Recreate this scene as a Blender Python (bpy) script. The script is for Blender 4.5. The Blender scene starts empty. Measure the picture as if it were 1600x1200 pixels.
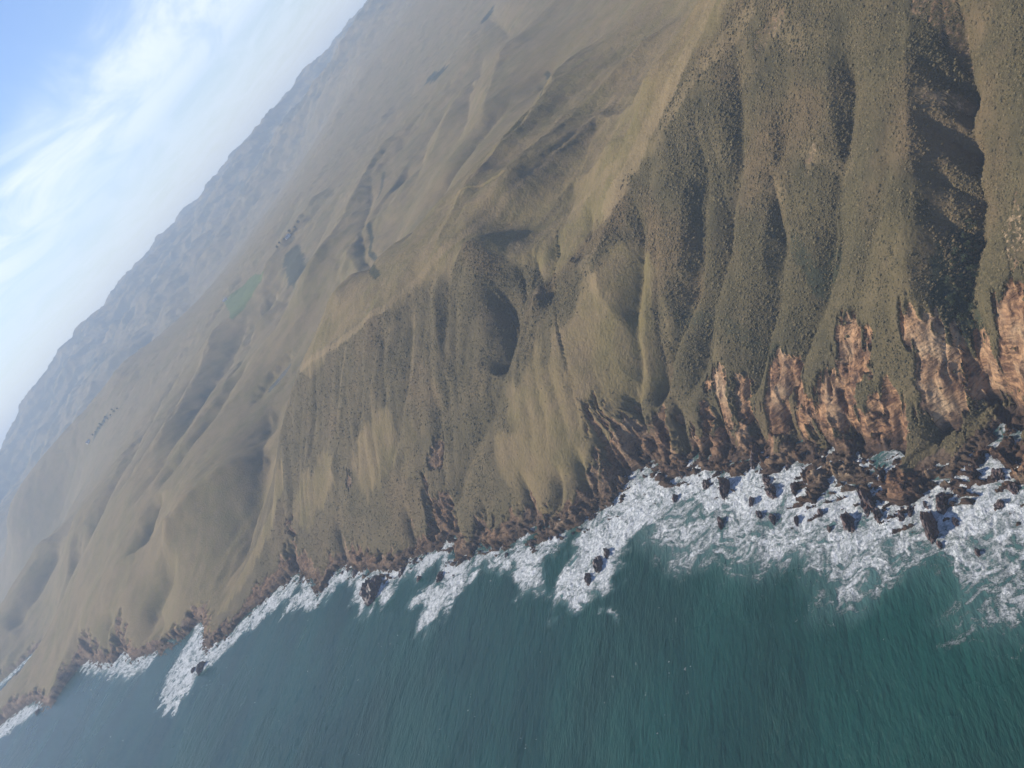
import bpy, bmesh, math, random
import numpy as np
from mathutils import Matrix, Vector

# ------------------------------------------------------------------ camera
SC = bpy.context.scene
COL = SC.collection
H = 300.0                                  # flying height in metres
FPX = 1570.0                               # focal length in photo pixels (1600 wide)
ROLL = math.radians(50); PITCH = math.radians(18.6)
cR, sR = math.cos(ROLL), math.sin(ROLL)
Fv = Vector((0, math.cos(PITCH), -math.sin(PITCH)))
Rv = Vector((1, 0, 0)); Uv = Vector((0, math.sin(PITCH), math.cos(PITCH)))
cam = bpy.data.cameras.new('camera'); cam_o = bpy.data.objects.new('camera', cam)
COL.objects.link(cam_o)
xr = Rv * cR - Uv * sR                     # picture right
yu = Rv * sR + Uv * cR                     # picture up
m = Matrix((xr, yu, -Fv)).transposed().to_4x4(); m.translation = (0, 0, H)
cam_o.matrix_world = m
cam.sensor_width = 36.0; cam.lens = 36.0 * FPX / 1600.0
cam.clip_start = 1.0; cam.clip_end = 60000
SC.camera = cam_o

# ------------------------------------------------------------------ light
SUN_AZ, SUN_EL = math.radians(-57), math.radians(35)
EXPOSURE = 0.60
SKY = 0.086
SUN = 4.3
HAZE = 1.28e-4
SC.view_settings.view_transform = 'Standard'; SC.view_settings.look = 'None'
SC.view_settings.exposure = EXPOSURE; SC.view_settings.gamma = 1.0
SC.view_settings.use_curve_mapping = False
SC.cycles.volume_bounces = 1
SC.cycles.max_bounces = 6

def N(nt, typ, **kw):
    n = nt.nodes.new(typ)
    for k, v in kw.items():
        if k.startswith('i_'):
            n.inputs[k[2:].replace('_', ' ')].default_value = v
        else:
            setattr(n, k, v)
    return n

w = bpy.data.worlds.new('World'); SC.world = w; w.use_nodes = True
nt = w.node_tree; nt.nodes.clear()
out = N(nt, 'ShaderNodeOutputWorld'); bg = N(nt, 'ShaderNodeBackground'); bg.inputs['Strength'].default_value = SKY
sky = N(nt, 'ShaderNodeTexSky', sky_type='NISHITA', sun_disc=False, sun_elevation=SUN_EL, sun_rotation=SUN_AZ,
        altitude=0.0, air_density=1.25, dust_density=0.0, ozone_density=2.5)
tc = N(nt, 'ShaderNodeTexCoord')
sep = N(nt, 'ShaderNodeSeparateXYZ'); nt.links.new(tc.outputs['Generated'], sep.inputs[0])
def M(nt, op, a, b=None, c=None, clamp=False):
    n = nt.nodes.new('ShaderNodeMath'); n.operation = op; n.use_clamp = clamp
    for i, v in enumerate((a, b, c)):
        if v is None: continue
        if isinstance(v, (int, float)): n.inputs[i].default_value = v
        else: nt.links.new(v, n.inputs[i])
    return n.outputs[0]
def ramp(nt, v, a, b, lo=0.0, hi=1.0):
    n = nt.nodes.new('ShaderNodeMapRange'); n.interpolation_type = 'SMOOTHSTEP'
    nt.links.new(v, n.inputs['Value']); n.inputs['From Min'].default_value = a; n.inputs['From Max'].default_value = b
    n.inputs['To Min'].default_value = lo; n.inputs['To Max'].default_value = hi
    return n.outputs['Result']
# thin high cloud: a sheet 1 unit above, looked up along the view direction
zc = M(nt, 'MAXIMUM', sep.outputs['Z'], 0.02)
cx = M(nt, 'DIVIDE', sep.outputs['X'], zc); cy = M(nt, 'DIVIDE', sep.outputs['Y'], zc)
comb = N(nt, 'ShaderNodeCombineXYZ'); nt.links.new(cx, comb.inputs[0]); nt.links.new(cy, comb.inputs[1])
mp = N(nt, 'ShaderNodeMapping'); mp.inputs['Rotation'].default_value = (0, 0, math.radians(-28)); mp.inputs['Scale'].default_value = (0.85, 0.22, 1)
nt.links.new(comb.outputs[0], mp.inputs[0])
n1 = N(nt, 'ShaderNodeTexNoise', i_Scale=1.5, i_Detail=9.0, i_Roughness=0.62, i_Distortion=0.7)
nt.links.new(mp.outputs[0], n1.inputs['Vector'])
mp2 = N(nt, 'ShaderNodeMapping'); mp2.inputs['Scale'].default_value = (0.16, 0.16, 1)
nt.links.new(comb.outputs[0], mp2.inputs[0])
n2 = N(nt, 'ShaderNodeTexNoise', i_Scale=1.3, i_Detail=3.0); nt.links.new(mp2.outputs[0], n2.inputs['Vector'])
# the near edge of the sheet lies about six cloud heights ahead
edge = M(nt, 'ADD', cy, M(nt, 'MULTIPLY', M(nt, 'SUBTRACT', n2.outputs['Fac'], 0.5), 4.5))
edge = M(nt, 'ADD', edge, M(nt, 'MULTIPLY', M(nt, 'SUBTRACT', n1.outputs['Fac'], 0.5), 3.5))
sheet = ramp(nt, edge, 4.6, 7.4)
thin = ramp(nt, edge, 7.5, 13.0, 1.0, 0.38)
wisp = ramp(nt, n1.outputs['Fac'], 0.30, 0.66, 0.22, 1.0)
amt = M(nt, 'MULTIPLY', M(nt, 'MULTIPLY', sheet, thin), wisp, clamp=True)
amt = M(nt, 'MULTIPLY', amt, 0.85)
mx = N(nt, 'ShaderNodeMix', data_type='RGBA')
tint = N(nt, 'ShaderNodeMix', data_type='RGBA', blend_type='MULTIPLY'); tint.inputs['Factor'].default_value = 1.0
nt.links.new(sky.outputs[0], tint.inputs[6]); tint.inputs[7].default_value = (0.84, 0.88, 1.14, 1)
nt.links.new(amt, mx.inputs['Factor']); nt.links.new(tint.outputs[2], mx.inputs[6]); mx.inputs[7].default_value = (8.4, 9.0, 10.4, 1)
nt.links.new(mx.outputs[2], bg.inputs['Color']); nt.links.new(bg.outputs[0], out.inputs['Surface'])

sun = bpy.data.lights.new('sun', 'SUN'); sun.energy = SUN; sun.angle = math.radians(0.5); sun.color = (1.0, 0.91, 0.77)
sun_o = bpy.data.objects.new('sun', sun); COL.objects.link(sun_o)
sd_ = Vector((math.sin(SUN_AZ) * math.cos(SUN_EL), math.cos(SUN_AZ) * math.cos(SUN_EL), math.sin(SUN_EL)))
sun_o.rotation_euler = sd_.to_track_quat('Z', 'Y').to_euler()

# ------------------------------------------------------------------ survey helpers: turn a sight line into ground coordinates
FN, RN, UN = (np.array(v) for v in (Fv, Rv, Uv))
def sight(px, py):
    x, y = px - 800.0, py - 600.0
    return FN * FPX + RN * (x * cR - y * sR) - UN * (x * sR + y * cR)
def sea_at(px, py, z=0.0):
    v = sight(px, py); t = (z - H) / v[2]
    return v[0] * t, v[1] * t
def azdep(px, py):
    v = sight(px, py)
    return math.atan2(v[0], v[1]), -math.atan2(v[2], math.hypot(v[0], v[1]))

# ------------------------------------------------------------------ noise
rng = np.random.RandomState(7)
PERM = np.concatenate([rng.permutation(256)] * 3)
ANG = rng.rand(256) * 2 * np.pi
GX, GY = np.cos(ANG).astype(np.float32), np.sin(ANG).astype(np.float32)
def perlin(x, y, seed=0):
    x = np.asarray(x, np.float32) + seed * 17.37; y = np.asarray(y, np.float32) + seed * 9.73
    xi = np.floor(x); yi = np.floor(y); xf = x - xi; yf = y - yi
    xi = xi.astype(np.int32) & 255; yi = yi.astype(np.int32) & 255
    u = xf * xf * xf * (xf * (xf * 6 - 15) + 10); v = yf * yf * yf * (yf * (yf * 6 - 15) + 10)
    def g(ix, iy, dx, dy):
        h = PERM[PERM[ix & 255] + (iy & 255)]
        return GX[h] * dx + GY[h] * dy
    a = g(xi, yi, xf, yf); b = g(xi + 1, yi, xf - 1, yf)
    c = g(xi, yi + 1, xf, yf - 1); d = g(xi + 1, yi + 1, xf - 1, yf - 1)
    return (a + u * (b - a) + v * ((c + u * (d - c)) - (a + u * (b - a)))) * 1.5
def fbm(x, y, octv=4, seed=0, gain=0.5):
    s = 0; a = 1.0; f = 1.0
    for i in range(octv):
        s = s + a * perlin(x * f, y * f, seed + i * 3); a *= gain; f *= 2.03
    return s
def ridged(x, y, octv=4, seed=0, gain=0.5):
    s = 0; a = 1.0; f = 1.0; t = 0
    for i in range(octv):
        s = s + a * (1 - np.abs(perlin(x * f, y * f, seed + i * 3))); t += a; a *= gain; f *= 2.03
    return s / t
def sstep(a, b, x):
    t = np.clip((x - a) / (b - a), 0, 1); return t * t * (3 - 2 * t)

# ------------------------------------------------------------------ coast
coast_px = [(1600,757),(1567,718),(1541,705),(1533,725),(1524,765),(1505,778),(1488,766),(1472,752),(1460,738),(1450,768),(1435,785),
 (1415,793),(1395,786),(1385,760),(1376,742),(1355,757),(1335,765),(1318,764),(1303,730),(1290,760),(1274,786),(1262,760),(1251,716),
 (1236,722),(1216,737),(1202,744),(1192,716),(1184,711),(1170,730),(1155,741),(1140,735),(1120,728),(1090,735),(1066,741),(1050,748),
 (1040,738),(1036,719),(1024,716),(1000,733),(985,745),(972,765),(955,788),(940,783),(928,800),(908,818),(880,830),(858,840),(843,848),
 (835,822),(820,836),(798,850),(772,855),(750,848),(735,868),(716,872),(711,840),(700,837),(680,858),(640,874),(620,889),(600,893),
 (560,888),(540,880),(522,893),(503,925),(490,902),(470,889),(450,906),(420,930),(390,955),(362,985),(340,1002),(324,1012),(322,966),
 (310,970),(290,994),(270,1008),(255,1014),(235,1020),(210,1030),(195,1015),(180,1034),(160,1035),(140,1030),(125,1042),(108,1062),
 (90,1086),(80,1106),(70,1100),(60,1091),(46,1100),(20,1116),(4,1131),(-30,1152)]
coast_w = [sea_at(*p) for p in coast_px]
near_end = [(330,-300),(290,-120),(230,40),(200,120),(170,190),(150,255),(140,290)]
far_end = [sea_at(*p) for p in [(-45,1140),(-20,1105),(12,1072),(40,1042),(64,1010),(52,1018),(30,1040),(2,1065),(-40,1090),(-90,1110)]]
coast_w = np.array(near_end + coast_w + far_end)
land_poly = np.vstack([coast_w, [(-9000, 6500), (-9000, 30000), (30000, 30000), (30000, -300)]])
smooth_px = [(1600,705),(1500,715),(1300,705),(1030,720),(960,780),(840,815),(700,845),(480,890),(330,965),(200,1015),(60,1090),(0,1115)]
smooth_w = np.array([(330,-300),(230,40),(150,230)] + [sea_at(*p) for p in smooth_px] + [(-1900,2900),(-3200,4500)])

def seg_dist(P, poly):
    """distance to a polyline, and length along it"""
    best = np.full(P.shape[0], 1e18, np.float64); along = np.zeros(P.shape[0]); run = 0.0
    for a, b in zip(poly[:-1], poly[1:]):
        e = b - a; L2 = max(float(e @ e), 1e-9)
        t = np.clip(((P[:, 0] - a[0]) * e[0] + (P[:, 1] - a[1]) * e[1]) / L2, 0, 1)
        d2 = (P[:, 0] - a[0] - t * e[0]) ** 2 + (P[:, 1] - a[1] - t * e[1]) ** 2
        k = d2 < best; best[k] = d2[k]; along[k] = run + t[k] * math.sqrt(L2); run += math.sqrt(L2)
    return np.sqrt(best), along
def inside(P, poly):
    r = np.zeros(P.shape[0], bool); n = len(poly)
    for i in range(n):
        x1, y1 = poly[i]; x2, y2 = poly[(i + 1) % n]
        if y1 == y2: continue
        c = ((y1 > P[:, 1]) != (y2 > P[:, 1])) & (P[:, 0] < (x2 - x1) * (P[:, 1] - y1) / (y2 - y1) + x1)
        r ^= c
    return r
def signed(P, line, poly):
    d, al = seg_dist(P, line); return np.where(inside(P, poly), d, -d), al
smooth_poly = np.vstack([smooth_w, [(-9000, 6500), (-9000, 30000), (30000, 30000), (30000, -300)]])

# ------------------------------------------------------------------ terrain control heights
slope_s = [-10, 0, 25, 400]; slope_z = [-3, 6, 30, 30 + 375 * math.tan(math.radians(34))]
def slope_hit(px, py):
    v = sight(px, py); v = v / math.hypot(v[0], v[1])
    r = np.geomspace(200, 3000, 900); P = np.stack([v[0] * r, v[1] * r], 1)
    s, _ = signed(P, smooth_w, smooth_poly)
    k = np.argmax((H + v[2] * r) < np.interp(s, slope_s, slope_z))
    return P[k, 0], P[k, 1], H + v[2] * r[k]
CT = []
for p in [(1600,0),(1600,300),(1500,0),(1500,450),(1600,550),(1350,0),(1350,200),(1340,500),(1180,0),(1200,200),(1230,400),(1200,600),(1100,100),
          (1100,300),(1050,500),(1050,650),(970,300),(930,400),(900,550),(950,650),(800,550),(700,700),(720,370),(600,480),
          (650,600),(600,750),(500,700),(1270,-120),(1450,-100),(1700,150),(1720,450)]:
    CT.append(slope_hit(*p))
CT.append((*sea_at(470, 580, 122), 122)); CT.append((*sea_at(432, 722, 74), 74)); CT.append((*sea_at(424, 800, 46), 46)); CT.append((*sea_at(400, 860, 30), 30))
for px, py, r in [(690,440,858),(650,470,890),(720,475,822),(780,440,768),(830,400,748),(800,480,738),(845,460,716),(900,390,692),(870,350,790),(800,360,838),(900,285,830),(970,220,800),(1040,110,850),(935,180,950),(800,300,862),(870,235,905),(720,330,965),
    (965,110,1010),(800,220,1090),(1010,75,1020),(1080,20,950),(1000,0,1250),(900,0,1800),(800,0,2300),(900,100,1400),(800,100,1700),(700,250,1450),
    (650,330,1500),(590,440,1350),(580,370,1700),(600,260,2200),(700,100,2600),(600,150,3300),(650,0,4200),(520,330,2300),(480,450,1800),(440,590,1650),
    (430,650,1500),(425,720,1330),(400,790,1330),(350,730,1450),(280,780,1550),(245,850,1600),(330,850,1390),(250,950,1500),(150,970,1750),(120,900,2100),(30,910,2850),(70,883,2800),(108,850,2700),
    (300,650,1900),(200,750,2100),(100,830,2500),(30,860,4200),(100,800,3800),(400,540,2100),(400,440,2700),(480,300,3000),(520,220,3500),
    (480,250,4200),(330,460,3600),(200,610,3500),(100,710,3900),(0,820,4200),(560,100,5000),(600,0,5500),(500,120,6300),
    (410,209,7500),(530,93,6500),(282,362,8000),(205,433,8500),(158,505,8300),(84,568,8000),(55,621,8000),(4,693,8000),(-100,800,7500),(-160,900,7000),(250,480,6000),(100,650,6000),(0,780,5600),(450,250,5500),(700,-100,5500),(800,-200,5200)]:
    a, d = azdep(px, py); CT.append((r * math.sin(a), r * math.cos(a), H - r * math.tan(d)))
CT += [(420,640,190),(430,350,190),(330,180,120),(600,800,190),(900,1300,140),(1600,1500,180),(1300,700,220),(3000,2600,260),(5000,4500,420),(350,0,60),(900,2200,100),(1500,3000,160),
       (-2200,12000,300),(1500,13000,320),(5000,11000,350),(-5500,10500,200),(-300,12000,330),(-2500,4200,60),(-2900,6500,120),(-3500,8000,260)]
for a_, r_, z_ in [(-24,5200,60),(-18,5000,70),(-13,4600,85),(-7,4700,95),(-1,5000,120)]:
    CT = list(CT) + [(r_ * math.sin(math.radians(a_)), r_ * math.cos(math.radians(a_)), z_)]
# a low bench behind the shore all along the far coast
for a, b in zip(smooth_w[7:-1], smooth_w[8:]):
    e = (b - a) / np.hypot(*(b - a)); n = np.array([e[1], -e[0]])
    for t in (0.25, 0.75):
        q = a + t * (b - a) + n * 14; CT.append((q[0], q[1], 17.0))
CT = np.array(CT)

CT = np.vstack([CT] + [[(*sea_at(px, py, z), z)] for px, py, z in [(64,1004,4),(40,1036,4),(12,1064,4),(0,1117,20),(22,1085,22),(32,1055,22),(60,1016,20),(90,1040,26),(150,1000,30)]])

# log-polar survey grid: even detail in front of the aircraft
NA, NR = 1560, 1720
AZ0, AZ1 = math.radians(-52), math.radians(60)
R0, RM, R1 = 225.0, 1300.0, 15500.0
nr1 = int(NR * 0.62)
RAD = np.concatenate([np.geomspace(R0, RM, nr1, endpoint=False), np.geomspace(RM, R1, NR - nr1)])
AZ = np.linspace(AZ0, AZ1, NA)
LR = np.log(RAD)
def to_uv(x, y):
    return np.arctan2(x, y), np.log(np.hypot(x, y))
def tps(ctrl, U, V):
    u, v = to_uv(ctrl[:, 0], ctrl[:, 1]); n = len(u)
    def phi(d2): return np.where(d2 > 0, d2 * np.log(np.maximum(d2, 1e-12)) * 0.5, 0)
    A = phi((u[:, None] - u) ** 2 + (v[:, None] - v) ** 2) + np.eye(n) * 4e-4
    P = np.stack([np.ones(n), u, v], 1)
    S = np.block([[A, P], [P.T, np.zeros((3, 3))]])
    wgt = np.linalg.solve(S, np.concatenate([ctrl[:, 2], [0, 0, 0]]))
    o = np.zeros(U.shape)
    for i in range(n): o += wgt[i] * phi((U - u[i]) ** 2 + (V - v[i]) ** 2)
    return o + wgt[n] + wgt[n + 1] * U + wgt[n + 2] * V
# coarse evaluation, then bilinear refinement
ca = np.linspace(AZ0, AZ1, 320); cl = np.linspace(LR[0], LR[-1], 420)
CU, CV = np.meshgrid(ca, cl)
def refine(G, AZq, LRq):
    fx = (AZq - ca[0]) / (ca[1] - ca[0]); fy = (LRq - cl[0]) / (cl[1] - cl[0])
    ix = np.clip(fx.astype(int), 0, len(ca) - 2); iy = np.clip(fy.astype(int), 0, len(cl) - 2)
    tx = np.clip(fx - ix, 0, 1); ty = np.clip(fy - iy, 0, 1)
    tx = tx[None, :]; ty = ty[:, None]
    g = lambda a, b: G[np.ix_(a, b)]
    return (g(iy, ix) * (1 - tx) + g(iy, ix + 1) * tx) * (1 - ty) + (g(iy + 1, ix) * (1 - tx) + g(iy + 1, ix + 1) * tx) * ty
Z0 = refine(tps(CT, CU, CV), AZ, LR)
X = (RAD[:, None] * np.sin(AZ)[None, :]); Y = (RAD[:, None] * np.cos(AZ)[None, :])
# signed distance to the true shore and to the smoothed shore
# (the shore is finer than the coarse grid near the aircraft: evaluate on a finer one)
ca2 = np.linspace(AZ0, AZ1, 780); cl2 = np.concatenate([np.linspace(LR[0], math.log(1300), 620, endpoint=False), np.linspace(math.log(1300), LR[-1], 240)])
def refine2(G):
    fx = np.interp(AZ, ca2, np.arange(len(ca2))); fy = np.interp(LR, cl2, np.arange(len(cl2)))
    ix = np.clip(fx.astype(int), 0, len(ca2) - 2); iy = np.clip(fy.astype(int), 0, len(cl2) - 2)
    tx = (fx - ix)[None, :]; ty = (fy - iy)[:, None]
    g = lambda a, b: G[np.ix_(a, b)]
    return (g(iy, ix) * (1 - tx) + g(iy, ix + 1) * tx) * (1 - ty) + (g(iy + 1, ix) * (1 - tx) + g(iy + 1, ix + 1) * tx) * ty
gu, gv = np.meshgrid(ca2, cl2); gp = np.stack([(np.exp(gv) * np.sin(gu)).ravel(), (np.exp(gv) * np.cos(gu)).ravel()], 1)
sdt, _ = signed(gp, coast_w, land_poly)
sds, along = signed(gp, smooth_w, smooth_poly)
SD = refine2(sdt.reshape(gu.shape)); SS = refine2(sds.reshape(gu.shape)); AL = refine2(along.reshape(gu.shape))
DIST = RAD[:, None] + 0 * X

def zlook(G, x, y):
    a, l = math.atan2(x, y), math.log(max(math.hypot(x, y), 1))
    fx = min(max((a - AZ0) / (AZ[1] - AZ[0]), 0), NA - 2); fy = float(np.interp(l, LR, np.arange(NR))); fy = min(max(fy, 0), NR - 2)
    ix, iy = int(fx), int(fy); tx, ty = fx - ix, fy - iy
    return (G[iy, ix] * (1 - tx) + G[iy, ix + 1] * tx) * (1 - ty) + (G[iy + 1, ix] * (1 - tx) + G[iy + 1, ix + 1] * tx) * ty
def ground_hit(G, px, py, lift=0.0):
    a, d = azdep(px, py)
    fx = min(max((a - AZ0) / (AZ[1] - AZ[0]), 0), NA - 2); ix = int(fx); t = fx - ix
    col = G[:, ix] * (1 - t) + G[:, ix + 1] * t
    col = np.where(col > 8, np.maximum(col + lift, 8), col)
    k = np.argmax(col > H - RAD * math.tan(d))
    if k == 0: k = NR - 1
    return RAD[k] * math.sin(a), RAD[k] * math.cos(a), col[k]

def cliff_cut(Zin, rib, low=0.0):
    s = SD + rib
    prof = np.where(s > 0, 1.0 * s + 0.8 * np.maximum(s - 30, 0) + (4.0 + low) * (1 - np.exp(-np.maximum(s, 0) / 2.2)), s * 0.9)
    k = 4.0
    h = np.clip(0.5 + 0.5 * (prof - Zin) / k, 0, 1)
    return prof * (1 - h) + Zin * h - k * h * (1 - h), h
ZB, _ = cliff_cut(Z0, 0.0)

# ------------------------------------------------------------------ gullies (depth, half width, photo sight lines) and spurs (negative depth)
GUL = [
 (13, 15, [(1512,-60),(1516,20),(1522,110),(1522,180),(1535,250),(1543,320),(1537,370),(1530,430),(1522,490),(1530,560),(1550,640),(1542,690)]),
 (-7, 22, [(1400,-40),(1400,100),(1410,250),(1405,400),(1420,520)]),
 (9, 12, [(1350,60),(1347,150),(1338,250),(1322,320),(1308,400),(1290,470),(1265,540),(1240,600),(1225,660)]),
 (-4, 14, [(1290,60),(1285,150),(1290,250),(1270,330)]),
 (9, 11, [(1265,200),(1240,260),(1222,290),(1235,390),(1218,460),(1200,530),(1185,600),(1165,660)]),
 (-4, 12, [(1200,150),(1190,250),(1180,350),(1170,430)]),
 (7, 10, [(1168,40),(1165,150),(1160,260),(1145,330),(1138,400),(1115,480),(1105,560),(1085,640)]),
 (8, 9, [(1105,190),(1110,270),(1103,330),(1100,410),(1080,470),(1060,540),(1045,590),(1040,660)]),
 (-4, 10, [(1060,260),(1055,340),(1045,420)]),
 (6, 8, [(1000,300),(1007,360),(1003,440),(998,500),(1004,560),(1012,640)]),
 (4, 7, [(1030,330),(1028,400),(1024,480),(1028,560),(1030,640)]),
 (4, 13, [(932,325),(925,370),(905,420)]),
 (-3.5, 14, [(970,300),(945,345),(930,400),(935,460),(985,520),(1000,600)]),
 (10, 13, [(765,440),(795,485),(806,525),(798,560),(788,600)]),
 (5, 10, [(798,560),(780,630),(750,690),(728,745),(715,800)]),
 (-3, 18, [(690,430),(685,480),(690,540),(700,600)]),
 (5, 8, [(808,410),(812,440),(816,480)]),
 (4, 8, [(835,395),(842,430),(855,470)]),
 (-5, 8, [(825,420),(830,470)]),
 (4, 10, [(880,370),(870,400),(860,440),(870,480)]),
 (2.2, 6, [(645,470),(648,520),(640,600),(625,680),(615,740)]),
 (2.4, 6, [(605,500),(600,560),(605,640)]),
 (-2.5, 7, [(540,540),(535,600),(528,680),(515,750)]),
 (2.2, 6, [(500,570),(495,640),(485,720)]),
 (2.2, 6, [(570,530),(570,600),(560,690)]),
 (3, 7, [(690,600),(690,660),(695,720),(700,780)]),
 (-5, 26, [(800,360),(900,285),(970,220)]),
 (-5.5, 30, [(800,300),(860,245),(935,180),(1040,110)]),
 (4, 26, [(800,330),(900,250),(1000,165)]),
 (-6, 38, [(740,330),(800,270),(880,190),(965,110),(1050,20)]),
 (4.5, 30, [(800,250),(900,160),(1000,60)]),
 (-1.5, 14, [(470,580),(540,528),(600,482),(640,450),(720,372),(760,335),(830,270)]),
 (7, 12, [(600,265),(590,300),(580,345),(577,385),(583,420),(592,435)]),
 (12, 45, [(545,300),(520,340),(480,420),(450,470),(440,520)]),
 (14, 55, [(470,320),(440,370),(400,420),(370,450)]),
 (16, 60, [(700,110),(670,125),(640,150),(600,190)]),
 (15, 60, [(690,230),(660,260),(620,300)]),
 (12, 50, [(855,110),(850,140),(835,160)]),
 (13, 50, [(760,20),(785,45),(800,60)]),
 (9, 40, [(300,560),(250,640),(200,720),(160,790),(140,830)]),
 (8, 34, [(330,560),(270,640),(225,720),(180,790)]),
 (8, 34, [(380,540),(310,640),(260,720),(215,790)]),
 (9, 34, [(400,560),(350,630),(300,700),(250,770)]),
 (12, 42, [(460,420),(430,470),(400,530),(370,600)]),
 (12, 40, [(440,640),(420,690),(424,730),(412,790),(395,850),(365,910),(345,950)]),
 (-10, 40, [(410,690),(350,725),(290,780),(245,850)]),
 (13, 30, [(265,780),(240,830),(225,870)]),
 (12, 60, [(175,770),(140,850),(110,900)]),
 (-10, 50, [(130,770),(80,850),(20,900)]),
 (14, 50, [(110,850),(60,930),(20,990)]),
 (8, 22, [(295,880),(270,920),(250,960),(245,1000)]),
 (8, 22, [(180,960),(170,1000),(168,1030)]),
 (7, 18, [(130,990),(118,1020),(112,1050)]),
 (-1.6, 6, [(1440,150),(1520,172)]), (3, 5, [(1440,100),(1520,128)]), (3.5, 5, [(1440,192),(1525,216)]), (-1.6, 6, [(1450,232),(1530,248)]), (3, 5, [(1445,275),(1535,290)]), (2.5, 5, [(1440,330),(1530,352)]),
 (-14, 60, [(455,490),(500,390),(560,295),(610,205)]), (-12, 55, [(612,335),(642,255),(690,185),(722,120)]), (-11, 45, [(742,205),(762,125),(792,60)]), (11, 40, [(720,235),(738,155),(752,95)]),
 (-13, 60, [(402,445),(445,370),(505,290)]), (12, 50, [(655,300),(668,225),(700,170)]), (-9, 40, [(660,420),(700,330),(760,250),(850,150),(900,80)]), (9, 34, [(640,400),(690,310),(745,235),(800,170)]),
 (-11, 50, [(520,470),(545,400),(570,340)]), (-12, 60, [(330,600),(380,520),(425,460)]), (11, 50, [(290,690),(340,600),(395,500)]), (-11, 60, [(230,700),(290,600),(345,500)]),
 (18, 110, [(150,560),(120,650),(60,730)]), (-18, 130, [(260,470),(180,600),(90,690)]),
 (20, 120, [(330,400),(280,470),(230,560)]), (-20, 130, [(430,260),(360,360),(300,450)]),
 (18, 110, [(500,180),(430,300),(390,360)]), (-16, 100, [(590,90),(540,160),(490,240)]),
]
# steep gully mouths and caves cut into the sea cliff
GUL2 = [(24, 8, [(1542,600),(1550,640),(1548,675),(1538,705)]), (15, 6, [(1222,620),(1232,660),(1242,690),(1250,712)]), (15, 6, [(1168,630),(1178,665),(1185,690),(1185,708)]),
 (13, 6, [(1108,620),(1124,650),(1132,680),(1138,715)]), (11, 5, [(1262,660),(1285,700),(1302,727)]), (13, 6, [(1318,640),(1335,690),(1358,720),(1376,738)]), (14, 6, [(1455,650),(1480,690),(1505,715)]),
 (12, 5, [(1420,700),(1445,735),(1460,742)]), (13, 6, [(1060,620),(1068,660),(1068,720)]), (14, 7, [(1000,600),(1010,650),(1025,705)]), (12, 6, [(940,660),(955,700),(975,750)]), (10, 5, [(905,700),(915,750),(925,790)]),
 (9, 5, [(820,740),(830,780),(835,815)]), (9, 6, [(705,770),(712,800),(711,835)]), (8, 5, [(640,790),(645,830),(650,865)]), (8, 6, [(530,810),(535,850),(540,876)]), (8, 6, [(470,830),(470,870)]),
 (9, 5, [(1585,600),(1578,660),(1570,700)]), (8, 4, [(1405,600),(1398,650),(1390,700)]), (9, 5, [(880,730),(872,780),(862,825)]), (8, 5, [(760,780),(755,815),(750,840)])]
PX = X.ravel(); PY = Y.ravel()
dZ = np.zeros(X.shape)
wob = fbm(X / 60, Y / 60, 3, 40)
def carve(dep, hw, pts, dst=None, gain=None):
    far_gain = 1.0 if pts[0][1] < 345 or (pts[0][0] > 480 and pts[0][1] < 400) else 1.8
    if dst is None: dst = dZ
    dist0 = math.hypot(*ground_hit(ZB, *pts[0])[:2]); amp = gain or (1.8 if dist0 < 1000 else far_gain)
    line = np.array([ground_hit(ZB, *p, lift=-0.85 * dep * amp)[:2] for p in pts])
    uu, vv = to_uv(line[:, 0], line[:, 1]); rm = np.hypot(line[:, 0], line[:, 1]).min(); pad = hw * 5 / rm
    i0, i1 = np.searchsorted(AZ, [uu.min() - pad, uu.max() + pad]); j0, j1 = np.searchsorted(LR, [vv.min() - pad, vv.max() + pad])
    if i1 <= i0 or j1 <= j0: return
    sl = (slice(j0, j1), slice(i0, i1)); P = np.stack([X[sl].ravel(), Y[sl].ravel()], 1)
    d, al = seg_dist(P, line); L = np.hypot(*np.diff(line, axis=0).T).sum()
    d = d.reshape(X[sl].shape); al = al.reshape(d.shape) / max(L, 1)
    d = np.abs(d + wob[sl] * hw * 0.25)
    e = hw * 0.12
    prof = np.exp(-(np.sqrt(d * d + e * e) - e) / hw)
    env = sstep(0, 0.30, al + (0.06 if dep > 7 or dep < 0 else 0.0)) * sstep(0, 0.2, 1.06 - al)
    dst[sl] -= dep * amp * prof * (env if gain is None else sstep(0, 0.35, al + 0.03))
for g in GUL: carve(*g)
dCut = np.zeros(X.shape)
for g in GUL2: carve(*g, dst=dCut, gain=1.0)
land_in = sstep(6, 60, SS)
# drainage on the open hills, growing with distance, and small relief near by
far = sstep(900, 2600, DIST); far2 = sstep(3600, 6500, DIST)
hill = (ridged(X / 1500 + 0.1 * wob, Y / 430, 3, 3) - 0.72) * 26 * far * (1 - 0.5 * far2) + (ridged(X / 1500, Y / 1200, 6, 11, 0.58) - 0.70) * 300 * far2 * sstep(400, 1500, SS)
mid = fbm(X / 120, Y / 120, 3, 21) * 3.0 * (1 - 0.9 * far)
fall = AL / 30 + 0.6 * perlin(X / 90, Y / 90, 5)
rill = (np.abs(perlin(fall, SS / 260, 31)) - 0.3) * 5.0 * sstep(12, 50, SS) * (1 - sstep(140, 230, SS)) * (1 - sstep(1100, 1600, DIST))
fine = fbm(X / 9, Y / 9, 3, 61) * 0.45 * (1 - sstep(900, 1800, DIST))
Z1 = Z0 + dZ + (hill + mid + rill + fine) * (0.25 + 0.75 * land_in)
Z1 = np.maximum(Z1, 6.0 + 3 * perlin(X / 30, Y / 30, 70))
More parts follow.
